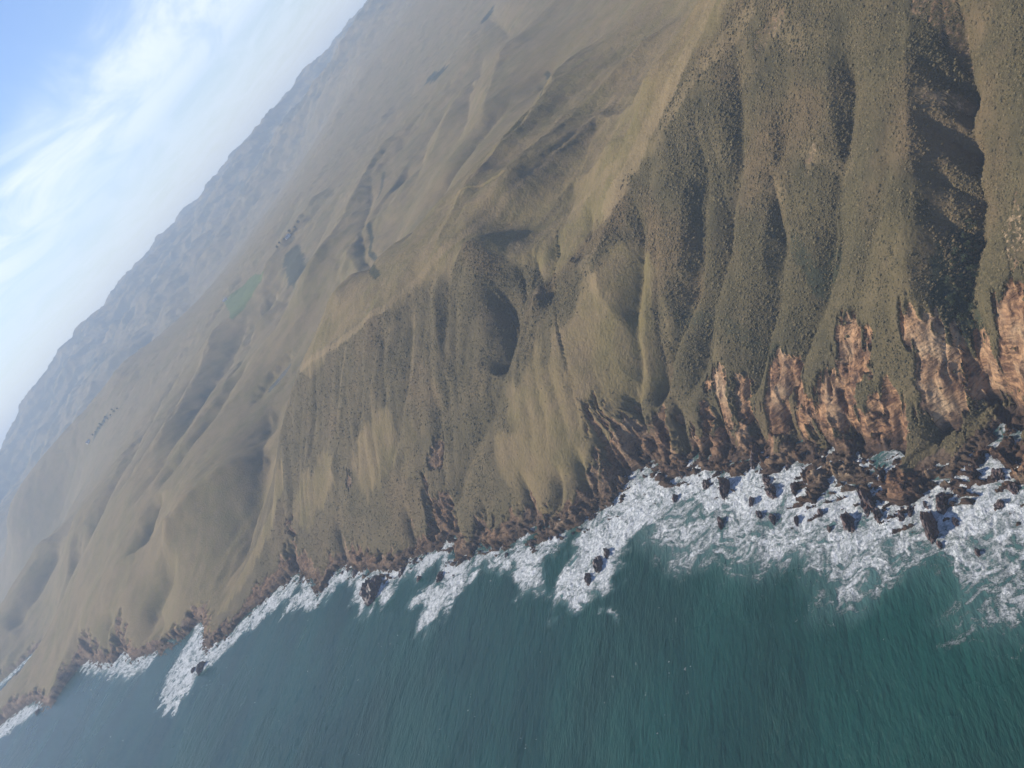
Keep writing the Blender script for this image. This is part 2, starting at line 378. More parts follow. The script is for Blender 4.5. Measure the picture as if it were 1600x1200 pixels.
# sea cliff with ribs running down to the water
scl = 1 + 0.9 * sstep(700, 2000, DIST)
rib = (ridged(AL / (17 * scl) + 0.5 * perlin(X / 25, Y / 25, 2), SS / 90, 3, 81, 0.6) - 0.74) * 34 + fbm(X / 14, Y / 14, 4, 91) * 5.0
bite = (fbm(AL / 45, SS / 200, 2, 97)) * 8
near_shore = sstep(0.5, 12, SD)
near = 1 - sstep(750, 1300, DIST)
bed = (X * 0.80 + Y * 0.60) + 4 * fbm(X / 30, Y / 30, 2, 102)
jag = (ridged(bed / 7.0, (X * -0.6 + Y * 0.8) / 30, 3, 111, 0.6) - 0.74) * 9 + fbm(X / 4.5, Y / 4.5, 3, 112) * 1.6
jag *= sstep(-8, -3, SD) * sstep(45, 15, SD)
ZT, hcl = cliff_cut(Z1, jag + (rib + bite - 3.0) * near_shore * np.clip(scl, 1, 1.5), 3.5 + 2.5 * perlin(X / 20, Y / 20, 4))
ZT = np.where(SD > 1, np.maximum(ZT + dCut, np.minimum(ZT, 1.0 + 0.06 * np.maximum(SD, 0))), ZT)
reef_n = (ridged(bed / 7.5, (X * -0.6 + Y * 0.8) / 34, 4, 115, 0.62) - 0.795) * 26 + 2.2 * fbm(X / 6, Y / 6, 3, 117)
reef = reef_n + 0.6 - 0.16 * np.abs(np.minimum(SD, 0)) ** 1.15 + 1.2 * fbm(X / 40, Y / 40, 2, 119)
reef = np.clip(reef, -4, 4.5)
ZT = np.where((SD < 1.5) & (SD > -24), np.maximum(ZT, np.where(SD < 0, reef, reef * (1 - sstep(0, 1.5, SD)) + ZT * sstep(0, 1.5, SD))), ZT)
# the shore band is bare rock: broken, with tilted beds standing out as ribs
band = sstep(24, 7, SD + 12 * fbm(AL / 14, SS / 50, 3, 135) ) * sstep(-26, -24, SD)
ROCK = np.maximum(np.clip(1.3 * (1 - hcl), 0, 1) * sstep(-2, 1, SD), band)
bed = (X * 0.80 + Y * 0.60) + 4 * fbm(X / 30, Y / 30, 2, 102)
crag = (ridged(bed / 6.0, (X * -0.6 + Y * 0.8) / 22, 4, 101, 0.6) - 0.74) * 9.0 + fbm(X / 5, Y / 5, 3, 104) * 1.3 + (ridged(X / 3.4 + Y / 6, Y / 3.4 - X / 8, 3, 107) - 0.72) * 3.5 * near
ZT = ZT + crag * sstep(0.1, 0.7, ROCK) * sstep(0.5, 6, SD) * (1 - 0.3 * far)

PONDS = []
for pts, rad in [([(447,583),(428,600)], 17)]:
    line = np.array([ground_hit(ZT, *p)[:2] for p in pts]); zz = np.mean([ground_hit(ZT, *p)[2] for p in pts])
    u, v = to_uv(line[:, 0], line[:, 1]); pad = rad * 4 / np.hypot(*line.T).min()
    i0, i1 = np.searchsorted(AZ, [u.min() - pad, u.max() + pad]); j0, j1 = np.searchsorted(LR, [v.min() - pad, v.max() + pad]); sl = (slice(j0, j1), slice(i0, i1))
    d, _ = seg_dist(np.stack([X[sl].ravel(), Y[sl].ravel()], 1), line); d = d.reshape(X[sl].shape) + rad * 0.5 * fbm(X[sl] / rad, Y[sl] / rad, 3, 180)
    k = sstep(rad * 3.2, rad * 1.1, d); ZT[sl] = ZT[sl] * (1 - k) + (zz - 1.2 * sstep(rad * 1.1, rad * 0.6, d)) * k
    PONDS.append((line, zz - 0.35, rad * 1.6))

# ------------------------------------------------------------------ ground cover masks (what grows where)
def blob(pts, rad, streak=0.35):
    """distance based patch round a chain of ground points"""
    line = np.array([ground_hit(ZT, *p)[:2] for p in pts])
    if len(line) == 1: line = np.vstack([line, line + 0.01])
    o = np.zeros(X.shape)
    uu, vv = to_uv(line[:, 0], line[:, 1]); rm = np.hypot(line[:, 0], line[:, 1]).min(); pad = rad * 2.2 / rm
    i0, i1 = np.searchsorted(AZ, [uu.min() - pad, uu.max() + pad]); j0, j1 = np.searchsorted(LR, [vv.min() - pad, vv.max() + pad])
    if i1 <= i0 or j1 <= j0: return o
    sl = (slice(j0, j1), slice(i0, i1))
    d, _ = seg_dist(np.stack([X[sl].ravel(), Y[sl].ravel()], 1), line); d = d.reshape(X[sl].shape)
    d = d + rad * (0.35 * fbm(X[sl] / (rad * 0.7), Y[sl] / (rad * 0.7), 4, 55) + streak * 0.9 * fbm(AL[sl] / (rad * 0.5), SS[sl] / (rad * 3), 3, 58))
    o[sl] = sstep(rad * 1.15, rad * 0.75, d); return o
bare = np.maximum(ROCK * sstep(0.42, 0.85, ROCK + 0.55 * fbm(AL / 12, SS / 45, 4, 130) - 0.2 * sstep(560, 760, DIST)), sstep(14, 7, SD + 4 * fbm(AL / 9, SS / 30, 3, 131)) * sstep(-26, -24, SD))
scar = np.zeros(X.shape)
for pts, rad in [([(1222,575),(1215,640)],9),([(1245,570),(1250,620)],5),([(1325,520),(1318,580),(1312,640)],9),([(1355,520),(1350,570)],3),
                 ([(1432,510),(1450,560),(1470,620),(1480,660)],8),([(1530,560),(1540,600)],9),([(1580,470),(1570,500)],9),([(1585,580),(1590,650)],10),
                 ([(1120,590),(1130,640)],7),([(1105,600)],4),([(690,700),(680,715)],8),([(1400,680),(1370,700)],14),([(1255,650)],8),([(545,750)],6),([(1160,600),(1165,650)],5),([(1290,600),(1285,660)],6),([(1480,560),(1490,620)],5)]:
    scar = np.maximum(scar, blob(pts, rad, 0.8))
bare = np.maximum(bare, scar * 0.95)
ZT = ZT - scar * (2.2 + 7.0 * (0.78 - ridged(AL / 7 + 0.4 * perlin(X / 8, Y / 8, 3), SS / 45, 3, 133, 0.6))) * (SD > 3)
grassy = np.zeros(X.shape)
for pts, rad, a in [([(960,470),(930,560),(860,630),(830,690)],38,1.0),([(1400,480),(1300,480)],12,0.25),([(1395,400),(1400,560)],16,0.3),
                    ([(510,740),(470,790)],22,0.9),([(600,690),(570,730)],24,0.9),([(440,740),(425,810),(380,900),(350,945)],14,1.0),([(640,670),(640,730)],9,0.4)]:
    grassy = np.maximum(grassy, a * blob(pts, rad))
# the crest and everything behind it is grazed grass; the seaward face is coastal scrub
back = sstep(-10, 25, fbm(X / 40, Y / 40, 3, 140) * 22 + (DIST - np.interp(AZ, *zip(*[(azdep(*p)[0], math.hypot(*slope_hit(*p)[:2])) for p in
       [(470,580),(600,480),(720,370),(830,400),(930,335),(970,290),(1010,240),(1060,150),(1100,60),(1150,-10)]]))[None, :] + 5))
back = np.where(AZ[None, :] < azdep(470, 580)[0], sstep(1200, 1260, DIST), back)
back = np.where(AZ[None, :] > azdep(1150, -10)[0], sstep(640, 700, DIST), back)
grassy = np.maximum(grassy, back)
pale = np.zeros(X.shape)
for pts, rad, a in [([(1120,-20),(1085,60),(1050,130),(1010,205),(975,280),(950,320)],11,0.9),([(1170,20),(1100,100),(1040,190)],6,0.6),
                    ([(470,578),(540,528),(600,482),(640,450),(720,372),(800,300),(870,235),(960,150)],4.5,1.0),([(720,372),(800,300),(870,235)],5,0.5),([(800,395),(880,340),(960,262)],5,0.6),
                    ([(800,300),(935,180),(1040,105)],5,0.5),([(930,390),(912,410),(945,470)],6,0.6),([(540,545),(528,650)],2.5,0.6),([(648,480),(645,580)],2.5,0.5),
                    ([(1220,40),(1250,60)],7,0.5),([(1270,210),(1262,270)],2.5,0.6),([(1205,290),(1225,310)],4,0.5),([(1255,240),(1330,260)],3,0.5),([(1440,155),(1520,170)],4,0.6)]:
    pale = np.maximum(pale, a * blob(pts, rad))
thick = np.zeros(X.shape)
for pts, rad, a in [([(1515,390),(1500,470),(1520,520)],9,0.9),([(1310,400),(1285,450),(1240,380)],5,0.8),([(1225,560),(1110,500),(1065,500)],4,0.6),
                    ([(577,350),(578,395),(590,432)],5,0.9),([(600,270),(590,310)],4,0.7),([(455,400),(465,430)],32,0.9),([(690,115),(672,125)],26,1.0),
                    ([(765,20),(760,30)],20,1),([(855,115),(845,150)],4,0.8),
                    ([(165,655),(150,680)],22,0.9)]:
    thick = np.maximum(thick, a * blob(pts, rad))
for pts, rad in [([(1440,5),(1495,45)],7),([(1500,70),(1515,110)],4),([(1445,150),(1500,165)],4),([(1585,330),(1590,400)],6),([(1215,30),(1190,60)],5),([(1275,215),(1262,260)],2.5)]:
    bare = np.maximum(bare, 0.43 * blob(pts, rad, 0.9))
bare *= 1 - 0.85 * sstep(2200, 2900, DIST)
green = np.zeros(X.shape)
fld = np.array([ground_hit(ZT, *p)[:2] for p in [(350,472),(362,500),(385,478),(412,425),(400,428),(375,450)]])
i0, i1 = np.searchsorted(AZ, azdep(340, 500)[0] - .05), np.searchsorted(AZ, azdep(420, 420)[0] + .05)
sl = (slice(None), slice(i0, i1))
green[sl] = inside(np.stack([X[sl].ravel(), Y[sl].ravel()], 1), fld).reshape(X[sl].shape)
wood = sstep(4700, 6500, DIST) * sstep(0.02, 0.25, fbm(X / 160, Y / 120, 4, 160) + 0.2 * sstep(5500, 7500, DIST) - 0.02)
thick = np.maximum(thick, wood * 0.95)

# ------------------------------------------------------------------ mesh building
def mesh_from(name, verts, faces, mat, smooth=True):
    me = bpy.data.meshes.new(name)
    me.vertices.add(len(verts)); me.vertices.foreach_set('co', np.asarray(verts, np.float32).ravel())
    f = np.asarray(faces, np.int32); n, k = f.shape
    me.loops.add(n * k); me.loops.foreach_set('vertex_index', f.ravel())
    me.polygons.add(n); me.polygons.foreach_set('loop_start', np.arange(n, dtype=np.int32) * k)
    me.polygons.foreach_set('loop_total', np.full(n, k, np.int32))
    me.polygons.foreach_set('use_smooth', np.full(n, smooth))
    me.update(calc_edges=True); me.materials.append(mat)
    o = bpy.data.objects.new(name, me); COL.objects.link(o); return o
def grid_mesh(name, Xg, Yg, Zg, keep, mat, attrs):
    nr, na = Xg.shape; idx = np.arange(nr * na).reshape(nr, na)
    kf = keep[:-1, :-1] | keep[1:, :-1] | keep[:-1, 1:] | keep[1:, 1:]
    q = np.stack([idx[:-1, :-1][kf], idx[:-1, 1:][kf], idx[1:, 1:][kf], idx[1:, :-1][kf]], 1)[:, ::-1]
    used = np.zeros(nr * na, bool); used[q.ravel()] = True
    remap = np.cumsum(used) - 1
    V = np.stack([Xg.ravel()[used], Yg.ravel()[used], Zg.ravel()[used]], 1)
    o = mesh_from(name, V, remap[q], mat)
    for an, chans in attrs.items():
        a = o.data.color_attributes.new(an, 'FLOAT_COLOR', 'POINT')
        c = np.ones((len(V), 4), np.float32)
        for i, ch in enumerate(chans): c[:, i] = ch.ravel()[used]
        a.data.foreach_set('color', c.ravel())
    return o
def mixc(nt, fac, a, b):
    n = nt.nodes.new('ShaderNodeMix'); n.data_type = 'RGBA'
    for s, v in ((n.inputs['Factor'], fac), (n.inputs[6], a), (n.inputs[7], b)):
        if isinstance(v, (int, float)): s.default_value = v
        elif isinstance(v, tuple): s.default_value = (*v, 1)
        else: nt.links.new(v, s)
    return n.outputs[2]
def noise(nt, vec, scale, detail=4.0, rough=0.55, dist=0.0):
    n = nt.nodes.new('ShaderNodeTexNoise'); n.inputs['Scale'].default_value = scale; n.inputs['Detail'].default_value = detail
    n.inputs['Roughness'].default_value = rough; n.inputs['Distortion'].default_value = dist
    if vec is not None: nt.links.new(vec, n.inputs['Vector'])
    return n.outputs['Fac']
def new_mat(name):
    mt = bpy.data.materials.new(name); mt.use_nodes = True; nt = mt.node_tree
    return mt, nt, nt.nodes['Principled BSDF']
def mapping(nt, src, scale=(1, 1, 1), rot=(0, 0, 0)):
    n = nt.nodes.new('ShaderNodeMapping'); n.inputs['Scale'].default_value = scale; n.inputs['Rotation'].default_value = rot
    nt.links.new(src, n.inputs[0]); return n.outputs[0]

def rock_colour(nt, pos):
    lay = noise(nt, mapping(nt, pos, (0.10, 0.10, 0.55), (0.5, 0.35, 0.2)), 1.0, 6, 0.6, 0.6)
    big = noise(nt, pos, 0.035, 4)
    c = mixc(nt, ramp(nt, lay, 0.35, 0.65), (0.150, 0.080, 0.050), (0.50, 0.285, 0.148))
    c = mixc(nt, ramp(nt, big, 0.42, 0.7), c, (0.60, 0.42, 0.25))
    c = mixc(nt, ramp(nt, noise(nt, pos, 0.16, 5), 0.5, 0.68), c, (0.115, 0.07, 0.05))
    return c, lay

# land
land_m, nt, bs = new_mat('coastal_hill_ground')
geo = N(nt, 'ShaderNodeNewGeometry'); pos = geo.outputs['Position']
at1 = N(nt, 'ShaderNodeVertexColor', layer_name='cover'); at2 = N(nt, 'ShaderNodeVertexColor', layer_name='cover_more')
s1 = N(nt, 'ShaderNodeSeparateColor'); nt.links.new(at1.outputs['Color'], s1.inputs[0])
s2 = N(nt, 'ShaderNodeSeparateColor'); nt.links.new(at2.outputs['Color'], s2.inputs[0])
nb = noise(nt, pos, 0.012, 5); nm = noise(nt, pos, 0.06, 5); nf = noise(nt, pos, 0.45, 5, 0.65)
scrub = mixc(nt, ramp(nt, nm, 0.35, 0.65), (0.074, 0.063, 0.035), (0.116, 0.094, 0.048))
scrub = mixc(nt, ramp(nt, nb, 0.48, 0.68, 0, 0.75), scrub, (0.180, 0.125, 0.068))
grass = mixc(nt, ramp(nt, nb, 0.35, 0.65), (0.204, 0.153, 0.074), (0.174, 0.141, 0.060))
grass = mixc(nt, ramp(nt, nm, 0.4, 0.7, 0, 0.6), grass, (0.214, 0.156, 0.088))
gdist = N(nt, 'ShaderNodeVectorMath', operation='LENGTH'); nt.links.new(pos, gdist.inputs[0])
cpos = N(nt, 'ShaderNodeSeparateXYZ'); nt.links.new(pos, cpos.inputs[0])
thinner = ramp(nt, M(nt, 'ADD', cpos.outputs['X'], M(nt, 'MULTIPLY', nb, 120.0)), 40.0, 190.0, 0.55, 0.0)   # scrub thins out northwards along the coast
c = mixc(nt, s1.outputs[1], mixc(nt, thinner, scrub, (0.150, 0.116, 0.062)), grass)
c = mixc(nt, M(nt, 'MULTIPLY', s1.outputs[2], ramp(nt, nf, 0.3, 0.6, 0.4, 0.85)), c, (0.270, 0.200, 0.106))
mot = noise(nt, pos, 0.028, 9, 0.72, 0.4)
c = mixc(nt, ramp(nt, mot, 0.46, 0.66, 0.0, 0.42), c, mixc(nt, 0.55, c, (0.05, 0.05, 0.022)))
c = mixc(nt, ramp(nt, mot, 0.52, 0.34, 0.0, 0.30), c, mixc(nt, 0.5, c, (0.27, 0.19, 0.105)))
c = mixc(nt, s2.outputs[0], c, mixc(nt, ramp(nt, nf, 0.4, 0.6), (0.028, 0.036, 0.024), (0.055, 0.062, 0.036)))
c = mixc(nt, s2.outputs[1], c, (0.105, 0.135, 0.045))
rc, lay = rock_colour(nt, pos)
sepz = N(nt, 'ShaderNodeSeparateXYZ'); nt.links.new(pos, sepz.inputs[0])
wet = ramp(nt, M(nt, 'ADD', sepz.outputs['Z'], M(nt, 'MULTIPLY', nm, -10.0)), -3.5, 4.0, 1.0, 0.0)
rc = mixc(nt, M(nt, 'MULTIPLY', wet, 0.85), rc, (0.050, 0.036, 0.032))
rc = mixc(nt, s2.outputs[2], mixc(nt, 0.65, rc, mixc(nt, lay, (0.07, 0.05, 0.038), (0.19, 0.13, 0.085))), rc)
edge_n = M(nt, 'ADD', s1.outputs[0], M(nt, 'MULTIPLY', M(nt, 'SUBTRACT', nf, 0.5), 0.9))
c = mixc(nt, ramp(nt, edge_n, 0.38, 0.62), c, rc)
c = mixc(nt, ramp(nt, nf, 0.3, 0.7, 0.0, 0.30), c, mixc(nt, 0.62, c, (0.02, 0.022, 0.014)))
nt.links.new(c, bs.inputs['Base Color']); bs.inputs['Roughness'].default_value = 0.95
bs.inputs['Specular IOR Level'].default_value = 0.12
bh = M(nt, 'ADD', M(nt, 'MULTIPLY', nf, 1.3), M(nt, 'MULTIPLY', M(nt, 'MULTIPLY', lay, s1.outputs[0]), 3.5))
bmp = N(nt, 'ShaderNodeBump', i_Strength=1.0, i_Distance=1.2); nt.links.new(bh, bmp.inputs['Height']); nt.links.new(bmp.outputs[0], bs.inputs['Normal'])
hills = grid_mesh('hills', X, Y, ZT, SD > -22, land_m, {'cover': (bare, grassy, pale), 'cover_more': (thick, green, sstep(640, 480, DIST + 60 * fbm(X / 50, Y / 50, 2, 170)))})
hills['kind'] = 'structure'

# ------------------------------------------------------------------ sea
SA, SR = 1500, 1500
sAZ = np.linspace(math.radians(-56), math.radians(45), SA)
sRAD = np.concatenate([np.geomspace(150, 1300, 1080, endpoint=False), np.geomspace(1300, 9000, SR - 1080)])
SX = sRAD[:, None] * np.sin(sAZ)[None, :]; SY = sRAD[:, None] * np.cos(sAZ)[None, :]
sk = [np.interp(sAZ, AZ, np.arange(NA)), np.interp(np.log(sRAD), LR, np.arange(NR))]
ix = np.clip(np.rint(sk[0]).astype(int), 0, NA - 1); iy = np.clip(np.rint(sk[1]).astype(int), 0, NR - 1)
sSD = SD[np.ix_(iy, ix)].copy()
oob = (sAZ[None, :] < AZ0) | (sRAD[:, None] < R0); sSD[oob] = -200
SP = np.stack([SX.ravel(), SY.ravel()], 1)
FOAM = [(0.95, 9, [(1025,706),(1100,722),(1250,700),(1400,730),(1560,690),(1660,770),(1660,890),(1560,872),(1480,850),(1380,842),(1290,838),(1200,818),(1120,815),
                  (1060,800),(1020,812),(990,850),(970,890),(940,930),(905,950),(872,963),(862,950),(872,905),(905,835),(950,795),(985,740)]),
        (0.84, 20, [(985,840),(1040,895),(1100,890),(1180,895),(1230,930),(1280,955),(1350,965),(1400,935),(1430,930),(1460,965),(1530,985),(1580,965),(1660,950),(1660,760),(1000,760)]),
        (0.56, 30, [(960,850),(1050,900),(1150,910),(1250,960),(1350,985),(1450,1000),(1600,1010),(1700,1000),(1700,760),(1000,760)]),
        (0.92, 9, [(880,835),(858,880),(850,925),(815,935),(805,905),(765,880),(738,890),(745,855),(800,848),(845,840)]),
        (0.9, 8, [(770,880),(722,925),(695,960),(660,1002),(645,988),(660,950),(640,955),(642,935),(690,905),(725,880)]),
        (0.88, 9, [(705,832),(695,875),(655,903),(615,910),(615,935),(590,955),(562,958),(545,925),(560,890),(640,872)]),
        (0.78, 9, [(740,870),(680,925),(650,930),(690,890),(700,850)]),
        (0.82, 9, [(486,882),(460,930),(430,955),(362,1012),(310,1060),(272,1116),(248,1112),(248,1085),(262,1050),(290,1005),(318,960),(330,988),(350,995),(400,945),(450,900)]),
        (0.8, 9, [(500,900),(545,880),(525,930),(480,955),(440,965),(450,930)]),
        (0.78, 10, [(262,1005),(225,1055),(195,1065),(120,1050),(140,1025),(200,1012)]),
        (0.8, 12, [(74,1090),(62,1112),(0,1158),(-70,1196),(-70,1150),(0,1128),(45,1098)]),
        (0.8, 3, [(930,945),(955,950),(968,960),(966,976),(958,962),(940,955)]),
        (0.7, 12, [(-10,1060),(62,1012),(30,1050),(-30,1100)])]
dens = np.zeros(SX.shape)
for dv, soft, pts in FOAM:
    poly = np.array([sea_at(*p) for p in pts]); u, v = to_uv(poly[:, 0], poly[:, 1])
    i0, i1 = np.searchsorted(sAZ, [u.min() - .06, u.max() + .06]); j0, j1 = np.searchsorted(np.log(sRAD), [v.min() - .08, v.max() + .08])
    sl = (slice(j0, j1), slice(i0, i1)); P = np.stack([SX[sl].ravel(), SY[sl].ravel()], 1)
    soft = soft * 1.7; d, _ = seg_dist(P, np.vstack([poly, poly[:1]])); ins = inside(P, poly); s = np.where(ins, d, -d).reshape(SX[sl].shape)
    s = s + soft * (0.7 if soft < 18 else 0.4) * fbm(SX[sl] / (soft * 1.3), SY[sl] / (soft * 1.3), 3, 33)
    dens[sl] = np.maximum(dens[sl], dv * sstep(-soft, soft, s))
nearc = sstep(1250, 850, sRAD)[:, None]
dens = np.maximum(dens, (0.55 + 0.42 * nearc) * sstep(-18 - 18 * nearc, -3 - 7 * nearc, sSD + 7 * fbm(SX / 20, SY / 20, 2, 46)) * (0.7 + 0.5 * fbm(SX / 30, SY / 30, 2, 44)))
wx, wy = fbm(SX / 22, SY / 22, 3, 200) * 7, fbm(SX / 22, SY / 22, 3, 210) * 7
qx, qy = SX + wx, SY + wy
n_lace = 1 - np.abs(fbm(qx / 7, qy / 7, 5, 220, 0.65)) * 1.5
n_blot = 0.5 + 0.5 * fbm(qx / 13, qy / 13, 5, 230, 0.62)
fa = math.radians(-35); sa = qx * math.sin(fa) + qy * math.cos(fa); sb = qx * math.cos(fa) - qy * math.sin(fa)
n_streak = 0.5 + 0.5 * fbm(sa / 20, sb / 4.0, 4, 290, 0.62)
nn = np.clip(0.22 * n_lace + 0.40 * n_blot + 0.38 * n_streak + 0.06, 0, 1.2)
dens = np.clip(dens * 1.09, 0, 1.06)
foam = sstep(0.88 - dens * 0.92, 1.55 - dens * 0.92, nn) * np.clip(dens * 1.5, 0, 1)
# whitecaps out on the open water
th = math.radians(31)                       # crest direction
ua = SX * math.sin(th) + SY * math.cos(th); ub = SX * math.cos(th) - SY * math.sin(th)
caps = sstep(1.02, 1.15, fbm(ua / 7, ub / 2.6, 3, 240) + 0.25 * fbm(SX / 90, SY / 90, 2, 250)) * 0.6
foam = np.clip(np.maximum(foam, caps * (dens < 0.3)), 0, 1)
swell = 0.55 * fbm(ua / 70, ub / 22, 3, 260) + 0.36 * fbm(ua / 16, ub / 5.5, 3, 270)
SZ = swell * 0.8 + foam * (0.35 + 0.7 * np.clip(fbm(qx / 3.5, qy / 3.5, 3, 280), -0.5, 1)) * np.clip(dens, 0.1, 1)
sea_m, nt, bs = new_mat('sea_water')
geo = N(nt, 'ShaderNodeNewGeometry'); pos = geo.outputs['Position']
at = N(nt, 'ShaderNodeVertexColor', layer_name='foam'); sp = N(nt, 'ShaderNodeSeparateColor'); nt.links.new(at.outputs['Color'], sp.inputs[0])
nf = noise(nt, pos, 0.55, 6, 0.7, 0.8)
wv = mapping(nt, pos, (1, 1, 1), (0, 0, th))   # u along crest -> y
ws = noise(nt, mapping(nt, wv, (0.55, 0.13, 0.3)), 1.0, 6, 0.62)
deep = mixc(nt, ramp(nt, noise(nt, mapping(nt, wv, (0.018, 0.006, 0.01)), 1.0, 4), 0.35, 0.65), (0.001, 0.030, 0.021), (0.003, 0.046, 0.033))
turb = ramp(nt, sp.outputs[1], 0.25, 1.0, 0.0, 0.6)
deep = mixc(nt, turb, deep, (0.13, 0.22, 0.21))
nf2 = noise(nt, pos, 1.7, 5, 0.7, 0.5)
grain = M(nt, 'ADD', M(nt, 'MULTIPLY', nf, 0.6), M(nt, 'MULTIPLY', nf2, 0.4))
fm = M(nt, 'ADD', sp.outputs[0], M(nt, 'MULTIPLY', M(nt, 'SUBTRACT', grain, 0.5), 2.1))
fmask = ramp(nt, fm, 0.20, 1.02, 0.0, 1.0)
foamc = mixc(nt, ramp(nt, grain, 0.36, 0.62), (0.40, 0.45, 0.44), (0.88, 0.89, 0.88))
nt.links.new(mixc(nt, fmask, deep, foamc), bs.inputs['Base Color'])
nt.links.new(ramp(nt, fmask, 0, 1, 0.22, 0.75), bs.inputs['Roughness']); wp = ramp(nt, noise(nt, mapping(nt, wv, (0.010, 0.004, 0.01)), 1.0, 3), 0.4, 0.62, 0.16, 0.34)
nt.links.new(M(nt, 'ADD', wp, M(nt, 'MULTIPLY', fmask, 0.45)), bs.inputs['Roughness'])
bs.inputs['IOR'].default_value = 1.33; bs.inputs['Specular IOR Level'].default_value = 0.28
bmp = N(nt, 'ShaderNodeBump', i_Strength=1.0, i_Distance=1.1)
nt.links.new(M(nt, 'ADD', ws, M(nt, 'MULTIPLY', M(nt, 'MULTIPLY', grain, fmask), 2.2)), bmp.inputs['Height']); nt.links.new(bmp.outputs[0], bs.inputs['Normal'])
sea = grid_mesh('sea', SX, SY, SZ, sSD < 14, sea_m, {'foam': (foam, np.clip(dens, 0, 1))}); sea['kind'] = 'structure'

pond_m, nt, bs = new_mat('pond_water'); bs.inputs['Base Color'].default_value = (0.10, 0.11, 0.11, 1); bs.inputs['Roughness'].default_value = 0.08
for line, zz, rad in PONDS:
    bm = bmesh.new(); c = line.mean(0); e = line[-1] - line[0]; L = np.hypot(*e) / 2 + rad; a = math.atan2(e[1], e[0])
    vs = [bm.verts.new((c[0] + L * math.cos(t) * math.cos(a) - rad * math.sin(t) * math.sin(a), c[1] + L * math.cos(t) * math.sin(a) + rad * math.sin(t) * math.cos(a), zz)) for t in np.linspace(0, 2 * math.pi, 40, endpoint=False)]
    bm.faces.new(vs); me = bpy.data.meshes.new('pond'); bm.to_mesh(me); bm.free(); me.materials.append(pond_m)
    o = bpy.data.objects.new('pond', me); COL.objects.link(o); o['kind'] = 'structure'

# ------------------------------------------------------------------ things: rocks in the surf
def tag(o, label, cat, group=None):
    o['label'] = label; o['category'] = cat
    if group: o['group'] = group
    return o
rock_m, nt, bs = new_mat('wet_sea_rock')
geo = N(nt, 'ShaderNodeNewGeometry'); pos = geo.outputs['Position']
c = mixc(nt, ramp(nt, noise(nt, pos, 0.35, 6, 0.65), 0.35, 0.65), (0.035, 0.024, 0.022), (0.115, 0.062, 0.046))
nt.links.new(c, bs.inputs['Base Color']); bs.inputs['Roughness'].default_value = 0.42
bmp = N(nt, 'ShaderNodeBump', i_Strength=0.9, i_Distance=0.8); nt.links.new(noise(nt, mapping(nt, pos, (1, 1, 0.4)), 0.8, 6, 0.65), bmp.inputs['Height']); nt.links.new(bmp.outputs[0], bs.inputs['Normal'])

def icosphere(sub):
    bm = bmesh.new(); bmesh.ops.create_icosphere(bm, subdivisions=sub, radius=1.0)
    v = np.array([p.co for p in bm.verts]); f = np.array([[q.index for q in p.verts] for p in bm.faces]); bm.free(); return v, f
def make_rock(x, y, L, W, Hh, ang, seed, name='sea_rock'):
    v, f = icosphere(4); v = v.copy()
    n = (ridged(v[:, 0] * 1.6 + seed, v[:, 1] * 1.6 + v[:, 2] * 1.1, 4, seed % 50, 0.6) - 0.7) * 1.1 + 0.5 * fbm(v[:, 0] * 0.9 + v[:, 2] + seed * 2.7, v[:, 1] * 0.9 - v[:, 2], 3, seed % 40)
    v *= (1 + 0.75 * n)[:, None]
    v[:, 2] = np.where(v[:, 2] > 0, v[:, 2] ** 0.85 if False else np.sign(v[:, 2]) * np.abs(v[:, 2]) ** 1.25, v[:, 2] * 0.5)
    # steep on the seaward side, leaning with the tilted beds
    v[:, 0] += 0.25 * v[:, 2]
    v *= np.array([W, L, Hh]) * 0.5 * np.array([1, 1, 2.0])
    c, s = math.cos(ang), math.sin(ang)
    v[:, :2] = np.stack([v[:, 0] * c - v[:, 1] * s, v[:, 0] * s + v[:, 1] * c], 1)
    v[:, 2] -= 0.10 * Hh
    o = mesh_from(name, v, f, rock_m, smooth=False); o.location = (x, y, 0); return o
GR = 'rocks standing in the surf below the cliffs'
